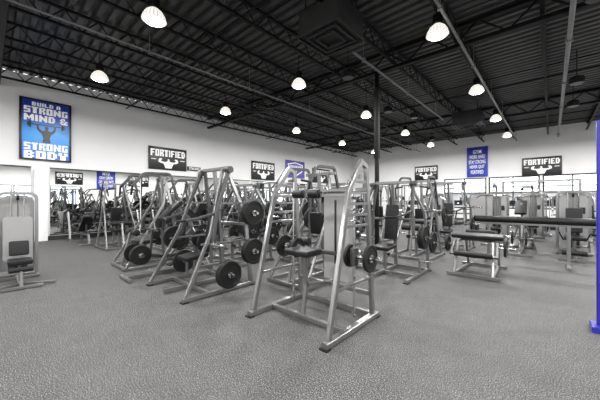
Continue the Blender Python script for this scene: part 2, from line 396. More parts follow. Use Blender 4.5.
def blue_sign(side, c, z, w, h, rows, label, m='blue'):
    loc, rz = put(side, c, z); t = thing('notice_sign', label, 'sign', loc, rz)
    obj('board', B().box((0,-.02,0), (w,.04,h), .006), m, t)
    n = len(rows)
    for i, (s_, wf) in enumerate(rows):
        text(s_, w*wf, h*.62/n, 0, h*(.42-.84*(i+.5)/n), -.042, 'ink', t, bold=.015)
c, z, w, h = frame_of(on_left, 148, 148, 186, 170); logo_sign('L', c, z, w, h, 'largest black logo sign on the left wall, right of the blue poster')
c, z, w, h = frame_of(on_left, 251, 162, 274, 180); logo_sign('L', c, z, w, h, 'middle black logo sign on the left wall')
c, z, w, h = frame_of(on_left, 312, 169, 329, 183); logo_sign('L', c, z, w, h, 'smallest black logo sign on the left wall near the corner')
c, z, w, h = frame_of(on_left, 285, 161, 304, 178)
loc, rz = put('L', c, z); t = thing('notice_sign', 'violet sign with a white badge between two black logo signs on the left wall', 'sign', loc, rz)
obj('board', B().box((0,-.02,0), (w,.04,h), .006), 'purple', t)
sh = [(-.40,.30),(0,.42),(.40,.30),(.36,-.12),(0,-.42),(-.36,-.12)]
obj('badge', B().poly([(a*w, b*h) for a, b in sh], -.045, -.04), 'ink', t)
obj('badge_field', B().poly([(a*w*.84, b*h*.84) for a, b in sh], -.048, -.044), 'purple', t)
block('FORTIFIED', w*.60, h*.14, 0, h*.14, -.049, 'ink', t)
e = B(); physique(e, h*.34, -.053, -.048, -h*.12, 1.4); obj('emblem', e, 'ink', t)
c, z, w, h = frame_of(on_left, 187, 167, 200, 171); blue_sign('L', c, z, w, h, [('STRONG', .8)], 'small dark strip sign right of the largest logo sign', 'blackboard')
c, z, w, h = frame_of(on_back, 522, 157, 562, 175); logo_sign('B', c, z, w, h, 'large black logo sign above the windows at far right')
c, z, w, h = frame_of(on_back, 415, 166, 438, 180); logo_sign('B', c, z, w, h, 'small black logo sign on the window wall, left of the blue notice')
c, z, w, h = frame_of(on_back, 467, 147, 488, 177); blue_sign('B', c, z, w, h, [('GYM', .4), ('WORK HARD', .75), ('STAY STRONG', .8), ('NEVER QUIT', .7), ('FORTIFIED', .6)], 'tall blue notice with white text on the window wall')
logo_sign('E', 5.8, 3.7, 2.3, 1.3, 'black logo sign on the right wall, seen in the mirror')
blue_sign('E', 9.1, 3.7, 1.8, 2.2, [('GYM', .4), ('WORK HARD', .75), ('STAY STRONG', .8), ('NEVER QUIT', .7)], 'blue notice on the right wall, seen in the mirror')
logo_sign('E', 12.5, 3.7, 2.3, 1.3, 'second black logo sign on the right wall, seen in the mirror')
# poster
c, z, w, h = frame_of(on_left, 19, 101, 71, 161)
loc, rz = put('L', c, z); t = thing('framed_poster', 'large blue framed motivational poster on the left wall', 'poster', loc, rz)
f = B()
for s in (-1,1): f.box((s*(w/2-.03),-.03,0), (.06,.06,h), .005); f.box((0,-.03,s*(h/2-.03)), (w-.1,.06,.06), .005)
obj('frame', f, 'blackboard', t); obj('print', B().box((0,-.015,0), (w-.1,.03,h-.1)), 'blue2', t)
block('BUILD A', w*.55, h*.06, 0, h*.415, -.032, 'ink', t)
block('STRONG', w*.84, h*.105, 0, h*.315, -.032, 'ink', t)
block('MIND &', w*.84, h*.105, 0, h*.19, -.032, 'ink', t)
block('STRONG', w*.84, h*.115, 0, -h*.275, -.036, 'ink', t)
block('BODY', w*.84, h*.125, 0, -h*.41, -.036, 'ink', t)
s_ = h*.34; cc_ = -h*.075; e = B()
half = [(0,.28),(.05,.28),(.06,.22),(.17,.20),(.27,.30),(.30,.48),(.36,.47),(.34,.24),(.24,.10),(.17,.04),(.12,-.14),(.15,-.38)]
e.poly([(x*s_, cc_+z_*s_) for x, z_ in half]+[(-x*s_, cc_+z_*s_) for x, z_ in reversed(half[1:])], -.034, -.031)
e.lathe((0,-.031,cc_+.35*s_), (0,-1,0), [(.075*s_,0),(.075*s_,.003)], 14)
obj('lifter_silhouette', e, 'blackboard', t)
e = B().box((0,-.033,h*.085), (w*.70,.004,h*.014))
for s in (-1,1): e.box((s*w*.31,-.033,h*.085), (w*.04,.004,h*.11)); e.box((s*w*.345,-.033,h*.085), (w*.03,.004,h*.07))
obj('barbell_print', e, 'blackboard', t)

# ------------------------------------------------------------------ weight plates
def mk_plate(R, th, label, grp):
    t = thing('weight_plate', label, 'weight plate', (0,0,0), 0, grp)
    obj('disc', B().lathe((-th/2,0,0), (1,0,0), [(.03,0),(.06,.0),(.065,th*.25),(R*.8,th*.25),(R*.84,0),(R*.97,0),(R,th*.12),(R,th*.88),(R*.97,th),(R*.84,th),(R*.8,th*.75),(.065,th*.75),(.06,th),(.03,th)], 32), 'rubber', t)
    obj('hub_ring', B().lathe((-th/2-.002,0,0), (1,0,0), [(.027,0),(.045,0),(.045,th+.004),(.027,th+.004)], 18), 'chrome', t)
    return t
PL = {}
def plate(root, p, R, label, grp):
    mw = Matrix.Rotation(root.rotation_euler[2], 4, 'Z'); q = mw @ Vector(p) + root.location
    if R not in PL: PL[R] = mk_plate(R, .035 if R < .18 else .045, label, grp); o = PL[R]
    else: o = dup(PL[R], (0,0,0), 0, label, grp)
    if not grp and 'group' in o: del o['group']
    o.location = q; o.rotation_euler = (0,0,root.rotation_euler[2]); return o

# ------------------------------------------------------------------ machines
def grip(pts, parent, r=.019): return obj('grip', B().tube(pts, r, 10), 'rubber', parent)
def feet(pts, parent):
    for x, y in pts: obj('rubber_foot', B().box((x,y,.008), (.09,.09,.016)), 'rubber', parent)
def peg(p, s, ln, parent, name='storage_peg'):
    return obj(name, B().tube([p,(p[0]+s*ln,p[1],p[2])], .024, 12).lathe((p[0]+s*.07,p[1],p[2]), (s,0,0), [(.045,0),(.045,.02)], 14), 'chrome', parent)
def lever_press(label, tall=False):
    t = thing('lever_press_machine', label, 'exercise machine')
    b = B()
    for s in (-1,1): b.bar([(s*.6,-.6,.035),(s*.6,.6,.035)], .055)
    b.bar([(-.6,.45,.045),(.6,.45,.045)], .05); b.bar([(0,-.6,.045),(0,.45,.045)], .05); b.bar([(-.6,-.2,.045),(.6,-.2,.045)], .048)
    obj('base_frame', b, 'silver', t)
    hh = 1.95 if tall else 1.78
    for s in (-1,1):
        u = obj('side_upright', B().bar([(s*.6,.55,.06),(s*.55,.48,1.15),(s*.33,.25,hh)], .042, .06), 'silver', t)
        if tall:
            obj('front_leg', B().bar([(s*.6,-.56,.06),(s*.50,-.12,.9),(s*.36,.18,hh-.05)], .038, .05), 'silver', t)
            for z in (.75, 1.35):
                f_ = (z-.06)/(hh-.11); obj('side_rung', B().bar([(s*(.6-.22*f_),-.56+.74*f_,z),(s*(.585-.1*f_),.52-.1*f_,z)], .03), 'silver', t)
        for z in (.58, 1.19): peg((s*.55,.5,z), s, .3, u)
        ar = obj('lever_arm', B().bar([(s*.42,.25,hh-.06),(s*.5,-.02,1.2),(s*.55,-.12,.7)], .04, .06).bar([(s*.5,-.02,1.2),(s*.4,-.3,1.12),(s*.38,-.45,1.1)], .038).lathe((s*.36,.25,hh-.06), (s,0,0), [(.055,0),(.055,.12)], 16), 'dsilver', t)
        grip([(s*.38,-.45,1.1),(s*.17,-.47,1.08)], ar); grip([(s*.38,-.43,1.1),(s*.36,-.47,.92)], ar)
        peg((s*.54,-.12,.74), s, .32, ar, 'plate_peg')
        lp_ = obj('lower_peg_post', B().bar([(s*.6,.05,.06),(s*.6,.05,.33)], .04), 'silver', t); peg((s*.6,.05,.29), s, .24, lp_, 'lower_peg')
    obj('top_crossbar', B().bar([(-.36,.25,hh-.03),(.36,.25,hh-.03)], .055), 'silver', t)
    obj('middle_crossbar', B().bar([(-.55,.48,1.0),(.55,.48,1.0)], .045), 'silver', t)
    obj('centre_column', B().bar([(0,.42,.06),(0,.34,1.0),(0,.25,hh-.06)], .065, .05), 'silver', t)
    obj('seat', B().box((0,-.14,.5), (.34,.38,.07), .03, (.1,0,0), 3), 'black', t)
    obj('seat_post', B().bar([(0,-.1,.05),(0,-.1,.45)], .055).bar([(0,-.1,.3),(0,.34,.3)], .045), 'silver', t)
    obj('backrest', B().box((0,.2,.96), (.26,.07,.7), .03, (-.16,0,0), 3), 'black', t)
    obj('adjuster_knob', B().lathe((.025,-.1,.36), (1,0,0), [(.012,0),(.012,.03),(.025,.035),(.025,.07)], 12), 'rubber', t)
    feet([(.6,-.57),(-.6,-.57),(.6,.57),(-.6,.57)], t)
    return t
LP = dict(A=(.70,.5,.58), B=(.70,.5,1.19), C=(.70,-.12,.74), D=(.70,.05,.29))
def high_row(label):
    t = thing('high_row_machine', label, 'exercise machine')
    b = B().bar([(-.45,-.55,.04),(.45,-.55,.04)], .055).bar([(-.5,.55,.04),(.5,.55,.04)], .055).bar([(0,-.55,.045),(0,.55,.045)], .052)
    for s in (-1,1): b.bar([(s*.42,-.55,.04),(s*.46,.55,.04)], .045)
    obj('base_frame', b, 'silver', t)
    for s in (-1,1):
        obj('side_upright', B().bar([(s*.42,.5,.06),(s*.3,.4,1.2),(s*.2,.28,1.9)], .04, .055), 'silver', t)
        ar = obj('lever_arm', B().bar(fillet([(s*.34,.62,1.0),(s*.3,.36,1.98),(s*.33,-.2,1.96),(s*.38,-.42,1.68)], .08, 3), .038, .052), 'dsilver', t)
        grip([(s*.38,-.42,1.68),(s*.36,-.44,1.5)], ar); grip([(s*.38,-.42,1.69),(s*.2,-.42,1.72)], ar)
        peg((s*.34,.62,1.02), s, .34, ar, 'plate_peg')
        obj('storage_peg', B().tube([(s*.38,.48,.5),(s*.64,.48,.5)], .024, 12), 'chrome', t)
        obj('thigh_roller', B().lathe((s*.06,-.3,.72), (s,0,0), [(.02,0),(.065,.01),(.065,.2),(.02,.21)], 16), 'black', t)
        obj('front_leg', B().bar([(s*.42,-.54,.06),(s*.32,.2,1.3),(s*.24,.3,1.8)], .034, .046), 'silver', t)
    obj('top_crossbar', B().bar([(-.34,.34,1.88),(.34,.34,1.88)], .05), 'silver', t)
    obj('seat', B().box((0,-.08,.5), (.36,.4,.08), .03, (0,0,0), 3), 'black', t)
    obj('seat_post', B().bar([(0,-.06,.05),(0,-.06,.46)], .055), 'silver', t)
    obj('chest_pad', B().box((0,.22,.98), (.26,.08,.4), .03, (.1,0,0), 3), 'black', t)
    obj('centre_column', B().bar([(0,.5,.05),(0,.32,1.0),(0,.3,1.86)], .055), 'silver', t)
    obj('thigh_pad_post', B().bar([(0,-.5,.06),(0,-.34,.72)], .045).tube([(-.25,-.3,.72),(.25,-.3,.72)], .014, 8), 'silver', t)
    return t
HR = dict(C=(.47,.62,1.02), S=(.52,.48,.5))
def tbar(label):
    t = thing('chest_supported_row_machine', label, 'exercise machine')
    obj('base_frame', B().bar([(0,-.7,.04),(0,.75,.04)], .055).bar([(-.26,-.7,.035),(.26,-.7,.035)], .05).bar([(-.3,.75,.035),(.3,.75,.035)], .05), 'silver', t)
    obj('main_spine', B().bar([(0,.7,.05),(0,.45,1.0),(0,.1,1.3)], .06, .08).bar([(0,-.2,.06),(0,.5,.82)], .05), 'silver', t)
    obj('chest_pad', B().box((0,.06,1.2), (.26,.5,.08), .03, (.75,0,0), 3), 'black', t)
    for s in (-1,1): obj('footplate', B().box((s*.16,.25,.16), (.2,.34,.02), .004, (.3,0,0)), 'stack', t)
    ar = obj('lever_arm', B().bar([(0,.6,.3),(0,-.1,.34),(0,-.62,.46)], .05, .06).bar([(0,-.3,.38),(0,-.26,.85)], .04), 'dsilver', t)
    grip([(-.3,-.26,.84),(.3,-.26,.84)], ar)
    for s in (-1,1):
        peg((s*.02,-.52,.44), s, .28, ar, 'plate_peg')
        obj('storage_peg', B().tube([(s*.02,.6,.62),(s*.28,.6,.62)], .022, 12), 'chrome', t)
        obj('side_brace', B().bar([(s*.28,.74,.04),(s*.03,.5,.86)], .035), 'silver', t)
    return t
TB = dict(C=(.14,-.52,.44), S=(.14,.6,.62))
def hack_squat(label):
    t = thing('incline_squat_machine', label, 'exercise machine')
    b = B()
    for s in (-1,1): b.bar([(s*.4,-1.0,.04),(s*.4,.9,.04)], .055)
    b.bar([(-.4,-.95,.04),(.4,-.95,.04)], .05).bar([(-.4,.85,.04),(.4,.85,.04)], .05)
    obj('base_frame', b, 'silver', t)
    for s in (-1,1):
        obj('guide_rail', B().tube([(s*.32,-.75,.25),(s*.32,.75,1.72)], .026, 12), 'chrome', t)
        obj('side_frame', B().bar([(s*.4,-.9,.06),(s*.4,-.75,.22),(s*.4,.75,1.75),(s*.4,.85,.06)], .042, .06).bar([(s*.4,.1,.06),(s*.4,.1,1.05)], .04).bar([(s*.4,-.3,.62),(s*.4,.83,.62)], .036), 'silver', t)
        obj('shoulder_pad', B().box((s*.15,.28,1.52), (.13,.3,.12), .04, (.77,0,0), 3), 'black', t)
    obj('footplate', B().box((0,-.85,.3), (.7,.5,.03), .005, (-.35,0,0)), 'stack', t)
    obj('top_crossbar', B().bar([(-.43,.75,1.74),(.43,.75,1.74)], .055), 'silver', t)
    c = obj('carriage', B().bar([(-.36,-.05,.92),(.36,-.05,.92)], .06).bar([(-.36,.35,1.31),(.36,.35,1.31)], .06).bar([(-.28,-.05,.92),(-.28,.35,1.31)], .05).bar([(.28,-.05,.92),(.28,.35,1.31)], .05), 'dsilver', t)
    for s in (-1,1):
        peg((s*.36,.15,1.14), s, .46, c, 'plate_horn')
        obj('storage_peg', B().tube([(s*.4,.85,.65),(s*.72,.85,.65)], .024, 12), 'chrome', t)
        grip([(s*.34,.3,1.35),(s*.34,.12,1.5)], c)
    obj('backrest', B().box((0,.0,1.12), (.36,.08,.95), .03, (-.79,0,0), 3), 'black', t)
    return t
HS = dict(C=(.53,.15,1.14), C2=(.585,.15,1.14), S=(.56,.85,.65))
def selector(label, kind='press', ht=1.62):
    t = thing({'press':'chest_press_machine','leg':'leg_extension_machine','pull':'lat_pulldown_machine','low':'low_row_machine'}[kind], label, 'exercise machine')
    b = B().bar([(0,-.62,.04),(0,.6,.04)], .055).bar([(-.3,-.6,.04),(.3,-.6,.04)], .05).bar([(-.34,.42,.04),(.34,.42,.04)], .05).bar([(-.34,.7,.04),(.34,.7,.04)], .05).bar([(-.31,.42,.042),(-.31,.7,.042)], .045).bar([(.31,.42,.042),(.31,.7,.042)], .045)
    obj('base_frame', b, 'silver', t)
    obj('tower_frame', B().bar(fillet([(-.3,.56,.06),(-.3,.56,ht),(.3,.56,ht),(.3,.56,.06)], .12), .04, .06, (0,1,0)), 'silver', t)
    obj('rear_shroud', B().arch(.54, .16, ht-.04, .16, .645, .67), 'shroud', t)
    if kind == 'low': obj('front_shroud', B().arch(.46, .42, ht-.50, .06, .44, .46), 'shroud', t)
    else:
        for s in (-1,1): obj('front_shroud', B().arch(.15, .18, ht-.12, .07, .44, .46, s*.19), 'shroud', t)
    st = B()
    for q in range(13): st.box((0,.56,.2+q*.045), (.3,.1,.0455), .004)
    w_ = obj('weight_stack', st, 'stack', t)
    for s in (-1,1): obj('guide_rod', B().tube([(s*.1,.56,.06),(s*.1,.56,ht-.03)], .01, 8), 'chrome', w_)
    obj('cable', B().tube([(0,.56,.78),(0,.56,ht-.03)], .005, 6), 'rubber', w_)
    obj('pulley', B().lathe((-.02,.56,ht-.09), (1,0,0), [(.02,0),(.06,0),(.05,.02),(.06,.04),(.02,.04)], 18), 'rubber', t)
    if kind == 'low':
        obj('seat', B().box((0,-.08,.46), (.36,.38,.10), .035, (0,0,0), 3), 'black', t)
        obj('seat_post', B().bar([(0,-.08,.05),(0,-.08,.42)], .055), 'silver', t)
        obj('backrest', B().box((0,.18,.70), (.30,.09,.30), .035, (-.2,0,0), 3), 'black', t)
        obj('back_bracket', B().bar([(0,.43,.62),(0,.2,.66)], .045), 'silver', t)
        obj('roller_pad', B().lathe((-.18,-.38,.34), (1,0,0), [(.02,0),(.05,.01),(.05,.35),(.02,.36)], 16), 'black', t)
        obj('roller_post', B().bar([(0,-.58,.05),(0,-.38,.34)], .04), 'silver', t)
        obj('foot_spread', B().bar([(-.5,-.5,.035),(0,-.3,.05),(.5,-.5,.035)], .045), 'silver', t)
        return t
    obj('instruction_placard', B().box((.17,.436,ht*.7), (.09,.006,.16)), 'stack', t)
    obj('seat', B().box((0,-.14,.5), (.38,.42,.08), .03, (.05,0,0), 3), 'black', t)
    obj('seat_post', B().bar([(0,-.1,.05),(0,-.1,.46)], .06), 'silver', t)
    if kind != 'pull':
        obj('backrest', B().box((0,.15,.9), (.3,.08,.6), .03, (-.15,0,0), 3), 'black', t)
        obj('back_post', B().bar([(0,.42,.06),(0,.25,.7),(0,.24,1.15)], .05), 'silver', t)
    if kind == 'press':
        for s in (-1,1):
            ar = obj('press_arm', B().bar([(s*.24,.4,ht-.1),(s*.42,.1,ht-.15),(s*.42,-.3,1.15),(s*.42,-.35,.95)], .045, .055).bar([(0,.42,ht-.08),(s*.26,.4,ht-.1)], .05), 'silver', t)
            grip([(s*.42,-.34,.98),(s*.2,-.36,.98)], ar); grip([(s*.42,-.32,1.1),(s*.4,-.48,1.1)], ar)
    elif kind == 'leg':
        ar = obj('leg_lever', B().bar([(.26,-.36,.46),(.26,-.56,.2),(-.1,-.6,.18)], .045).lathe((.22,-.34,.46), (1,0,0), [(.07,0),(.07,.06)], 16).bar([(.24,-.34,.44),(.24,-.1,.3),(0,-.1,.3)], .04), 'silver', t)
        obj('roller_pad', B().lathe((-.24,-.6,.2), (1,0,0), [(.02,0),(.06,.01),(.06,.42),(.02,.43)], 16), 'black', ar)
        for s in (-1,1): obj('side_handle', B().tube([(s*.19,-.02,.42),(s*.27,-.05,.6),(s*.27,-.2,.62)], .015, 8, .04), 'rubber', t)
    else:
        bo = obj('boom', B().bar([(0,.56,ht-.03),(0,.3,ht+.25),(0,-.18,ht+.3)], .055).bar([(0,.42,.06),(0,.36,ht+.15)], .055), 'silver', t)
        obj('pulley', B().lathe((-.02,-.18,ht+.22), (1,0,0), [(.02,0),(.06,0),(.05,.02),(.06,.04),(.02,.04)], 18), 'rubber', bo)
        obj('cable', B().tube([(0,-.2,ht+.2),(0,-.2,ht-.06)], .005, 6), 'rubber', bo)
        obj('pull_bar', B().tube([(-.55,-.2,ht-.22),(-.38,-.2,ht-.08),(.38,-.2,ht-.08),(.55,-.2,ht-.22)], .014, 8, .06), 'chrome', bo)
        obj('thigh_roller', B().lathe((-.25,-.02,.74), (1,0,0), [(.02,0),(.065,.01),(.065,.48),(.02,.5)], 16).bar([(0,.37,.66),(0,-.02,.72)], .045), 'black', t)
    return t
def power_rack(label):
    t = thing('power_rack', label, 'squat rack'); Hh = 2.15
    for sx in (-1,1):
        for yy in (-.5,.5): obj('upright', B().bar([(sx*.58,yy,.0),(sx*.58,yy,Hh)], .065), 'silver', t)
        obj('floor_rail', B().bar([(sx*.58,-.62,.04),(sx*.58,.62,.04)], .065), 'silver', t)
        obj('side_rail', B().bar([(sx*.58,-.5,Hh-.04),(sx*.58,.5,Hh-.04)], .06), 'silver', t)
        obj('side_rail', B().bar([(sx*.58,-.5,1.1),(sx*.58,.5,1.1)], .05), 'silver', t)
        obj('bar_hook', B().box((sx*.58,-.56,1.32), (.08,.1,.04), .005).box((sx*.58,-.61,1.36), (.08,.02,.1), .005), 'stack', t)
        for z in (.6, 1.15): obj('storage_peg', B().tube([(sx*.6,.5,z),(sx*.85,.5,z)], .024, 12), 'chrome', t)
    obj('pull_up_bar', B().tube([(-.58,-.5,Hh-.05),(.58,-.5,Hh-.05)], .02, 10), 'rubber', t)
    for z in (Hh-.05, .1): obj('rear_crossbar', B().bar([(-.58,.5,z),(.58,.5,z)], .06), 'silver', t)
    return t
def cable_station(label):
    t = thing('cable_crossover_station', label, 'exercise machine'); Hh = 2.25
    for s in (-1,1):
        obj('tower_frame', B().bar([(s*1.3,-.2,.03),(s*1.3,-.2,Hh),(s*1.3,.2,Hh),(s*1.3,.2,.03)], .06), 'silver', t)
        obj('foot', B().bar([(s*1.3,-.45,.03),(s*1.3,.45,.03)], .06), 'silver', t)
        obj('shroud', B().box((s*1.36,0,.9), (.03,.34,1.5), .01), 'shroud', t)
        obj('weight_stack', B().box((s*1.28,0,.4), (.1,.28,.6), .01), 'stack', t)
        c = obj('pulley_carriage', B().box((s*1.22,-.2,1.5), (.1,.1,.18), .01), 'stack', t)
        obj('cable_handle', B().tube([(s*1.17,-.2,1.5),(s*1.12,-.2,1.36),(s*1.12,-.3,1.3),(s*1.12,-.1,1.3),(s*1.12,-.2,1.36)], .01, 6), 'rubber', c)
    obj('top_beam', B().bar([(-1.3,0,Hh),(1.3,0,Hh)], .08), 'silver', t)
    obj('pull_up_bar', B().tube([(-1.0,0,Hh-.03),(-.9,-.25,Hh-.1),(.9,-.25,Hh-.1),(1.0,0,Hh-.03)], .018, 8, .05), 'rubber', t)
    return t
def barbell(root, p, L, label, grp=None):
    mw = Matrix.Rotation(root.rotation_euler[2], 4, 'Z'); q = mw @ Vector(p) + root.location
    t = thing('barbell', label, 'barbell', q, root.rotation_euler[2], grp)
    obj('shaft', B().tube([(-L/2+.4,0,0),(L/2-.4,0,0)], .014, 10), 'chrome', t)
    for s in (-1,1): obj('sleeve', B().lathe((s*(L/2-.42),0,0), (s,0,0), [(.038,0),(.038,.025),(.025,.026),(.025,.42)], 14), 'chrome', t)
    return t
def bench(label, incl=0):
    t = thing('weight_bench', label, 'bench')
    b = B().bar([(-.3,-.58,.03),(.3,-.58,.03)], .055).bar([(-.25,.58,.03),(.25,.58,.03)], .055).bar([(0,-.58,.05),(0,-.5,.3),(0,.45,.3),(0,.58,.05)], .06)
    obj('frame', b, 'silver', t)
    obj('seat_pad', B().box((0,-.38,.42), (.3,.34,.075), .025, (0,0,0), 3), 'black', t)
    ln = .86; cx, czv = -.18+math.cos(incl)*ln/2, .42+math.sin(incl)*ln/2
    obj('back_pad', B().box((0,cx,czv), (.3,ln,.075), .025, (incl,0,0), 3), 'black', t)
    obj('seat_bracket', B().bar([(0,-.4,.3),(0,-.4,.39)], .05), 'dsilver', t)
    obj('back_bracket', B().bar([(0,.15,.3),(0,cx,czv-.04)], .045), 'dsilver', t)
    return t
def treadmill(label):
    t = thing('treadmill', label, 'treadmill')
    obj('deck', B().box((0,0,.12), (.82,1.8,.14), .03).box((0,.78,.24), (.76,.4,.16), .05), 'dsilver', t)
    obj('belt', B().box((0,-.15,.2), (.52,1.45,.02)), 'rubber', t)
    for s in (-1,1): obj('upright', B().bar([(s*.4,.72,.1),(s*.38,.58,1.15)], .06, .09).tube([(s*.38,.58,1.0),(s*.36,.0,.98)], .022, 10), 'dsilver', t)
    c = obj('console', B().box((0,.58,1.22), (.82,.12,.3), .04, (-.4,0,0)), 'stack', t)
    obj('display', B().box((0,.52,1.27), (.5,.03,.24), .005, (-.4,0,0)), 'screen', c)
    return t
def curl_bench(label):
    t = thing('leg_curl_machine', label, 'exercise machine')
    b = B().bar([(-.42,-.55,.04),(.42,-.55,.04)], .05).bar([(-.4,.6,.04),(.4,.6,.04)], .05).bar([(-.3,-.55,.045),(-.25,.6,.045)], .045).bar([(.3,-.55,.045),(.25,.6,.045)], .045)
    obj('base_frame', b, 'silver', t)
    for s in (-1,1): obj('side_frame', B().bar([(s*.3,-.5,.06),(s*.28,-.3,.62),(s*.28,.35,.62),(s*.27,.55,.06)], .04, .05), 'silver', t)
    obj('bench_pad', B().box((0,-.1,.71), (.84,.3,.08), .035, (.08,0,0), 3), 'black', t)
    obj('chest_pad', B().box((0,.34,.74), (.5,.44,.08), .035, (-.12,0,0), 3), 'black', t)
    for yy in (-.1, .32): obj('pad_bracket', B().bar([(-.28,yy,.64),(.28,yy,.64)], .05), 'dsilver', t)
    ar = obj('lever_arm', B().bar([(-.34,-.25,.62),(-.36,-.5,.4),(0,-.52,.38)], .04).bar([(.34,-.25,.62),(.36,-.5,.4),(0,-.52,.38)], .04), 'dsilver', t)
    obj('roller_pad', B().lathe((-.3,-.55,.42), (1,0,0), [(.02,0),(.05,.01),(.05,.59),(.02,.6)], 16), 'black', ar)
    for s in (-1,1):
        obj('plate_peg', B().tube([(s*.34,-.3,.55),(s*.6,-.3,.55)], .024, 12), 'chrome', ar)
        grip([(s*.26,.52,.66),(s*.3,.68,.72)], t)
    return t

# hero : twin A-frame machine, footprint x -2.69..-1.57, y 2.15..3.05
hero = thing('smith_squat_machine', 'large silver twin A-frame squat machine standing in the front centre', 'exercise machine', (-2.13, 2.15, 0))
W2 = .56
for s in (-1,1):
    fr = obj('side_frame', B().bar([(s*W2,0,.04),(s*W2,.36,1.50),(s*W2,.62,1.82),(s*W2,.73,1.78),(s*W2,.88,.04)], .044, .06), 'silver', hero)
    obj('base_rail', B().bar([(s*W2,-.06,.035),(s*W2,.98,.035)], .07, .06), 'silver', fr)
    for z in (1.60, 1.48, 1.36, 1.24, 1.12, .50):
        obj('rung', B().bar([(s*W2,.36*min(z,1.5)/1.5,z),(s*W2,.88-.14*z/1.76,z)], .028), 'silver', fr)
    obj('guide_rod', B().tube([(s*(W2-.09),.62,.08),(s*(W2-.09),.62,1.66)], .015, 10), 'chrome', fr)
    for z in (1.18, 1.30, 1.42): obj('bar_catch', B().tube([(s*W2,.42,z),(s*(W2+.1),.42,z)], .014, 8), 'chrome', fr)
    obj('rod_bracket', B().bar([(s*W2,.62,1.66),(s*(W2-.12),.62,1.66)], .04), 'silver', fr)
    for yy in (-.05, .97): obj('rubber_foot', B().box((s*W2,yy,.008), (.09,.07,.016)), 'rubber', fr)
obj('rear_crossbar', B().bar([(-W2,.86,.3),(W2,.86,.3)], .05), 'silver', hero)
obj('rear_crossbar', B().bar([(-W2,.74,1.52),(W2,.74,1.52)], .045), 'silver', hero)
obj('rear_crossbar', B().bar([(-W2,.9,.045),(W2,.9,.045)], .05), 'silver', hero)
tb = obj('roller_crossbar', B().bar([(-W2+.02,.36,1.45),(W2-.02,.36,1.45)], .036), 'silver', hero)
for s in (-1,1): obj('shoulder_roller', B().lathe((s*.04,.34,1.47), (s,0,0), [(.02,0),(.05,.01),(.05,.15),(.02,.16)], 18), 'black', tb)
obj('counterweight_shroud', B().arch(.36, .40, 1.50, .08, .76, .88, .12), 'shroud', hero)
obj('shroud_slot', B().box((.12,.757,1.0), (.03,.006,.8), .002), 'stack', hero)
obj('carriage', B().bar([(-W2+.06,.62,.76),(W2-.06,.62,.76)], .045).box((-W2+.09,.62,.76), (.07,.08,.2), .01).box((W2-.09,.62,.76), (.07,.08,.2), .01), 'dsilver', hero)
obj('seat', B().box((-.02,.3,.80), (.36,.28,.07), .03, (0,0,0), 3), 'black', hero)
obj('seat_post', B().bar([(-.02,.3,.76),(-.02,.36,.4),(-.02,.85,.32)], .045).bar([(-.02,.36,.42),(-.02,.3,.05)], .045).bar([(-W2,.3,.05),(W2,.3,.05)], .05), 'silver', hero)
for s in (-1,1): obj('plate_sleeve', B().tube([(s*(W2-.2),.64,.76),(s*(W2+.24),.64,.76)], .025, 12).lathe((s*(W2+.05),.64,.76), (s,0,0), [(.05,0),(.05,.02)], 14), 'chrome', hero)
for s in (-1,1):
    plate(hero, (s*(W2+.1),.64,.76), .15, 'black plate loaded on the outside of the front centre A-frame machine', 'plates outside the front centre A-frame machine')
    plate(hero, (s*(W2-.15),.64,.76), .13, 'small black plate loaded inside the front centre A-frame machine', 'plates inside the front centre A-frame machine')

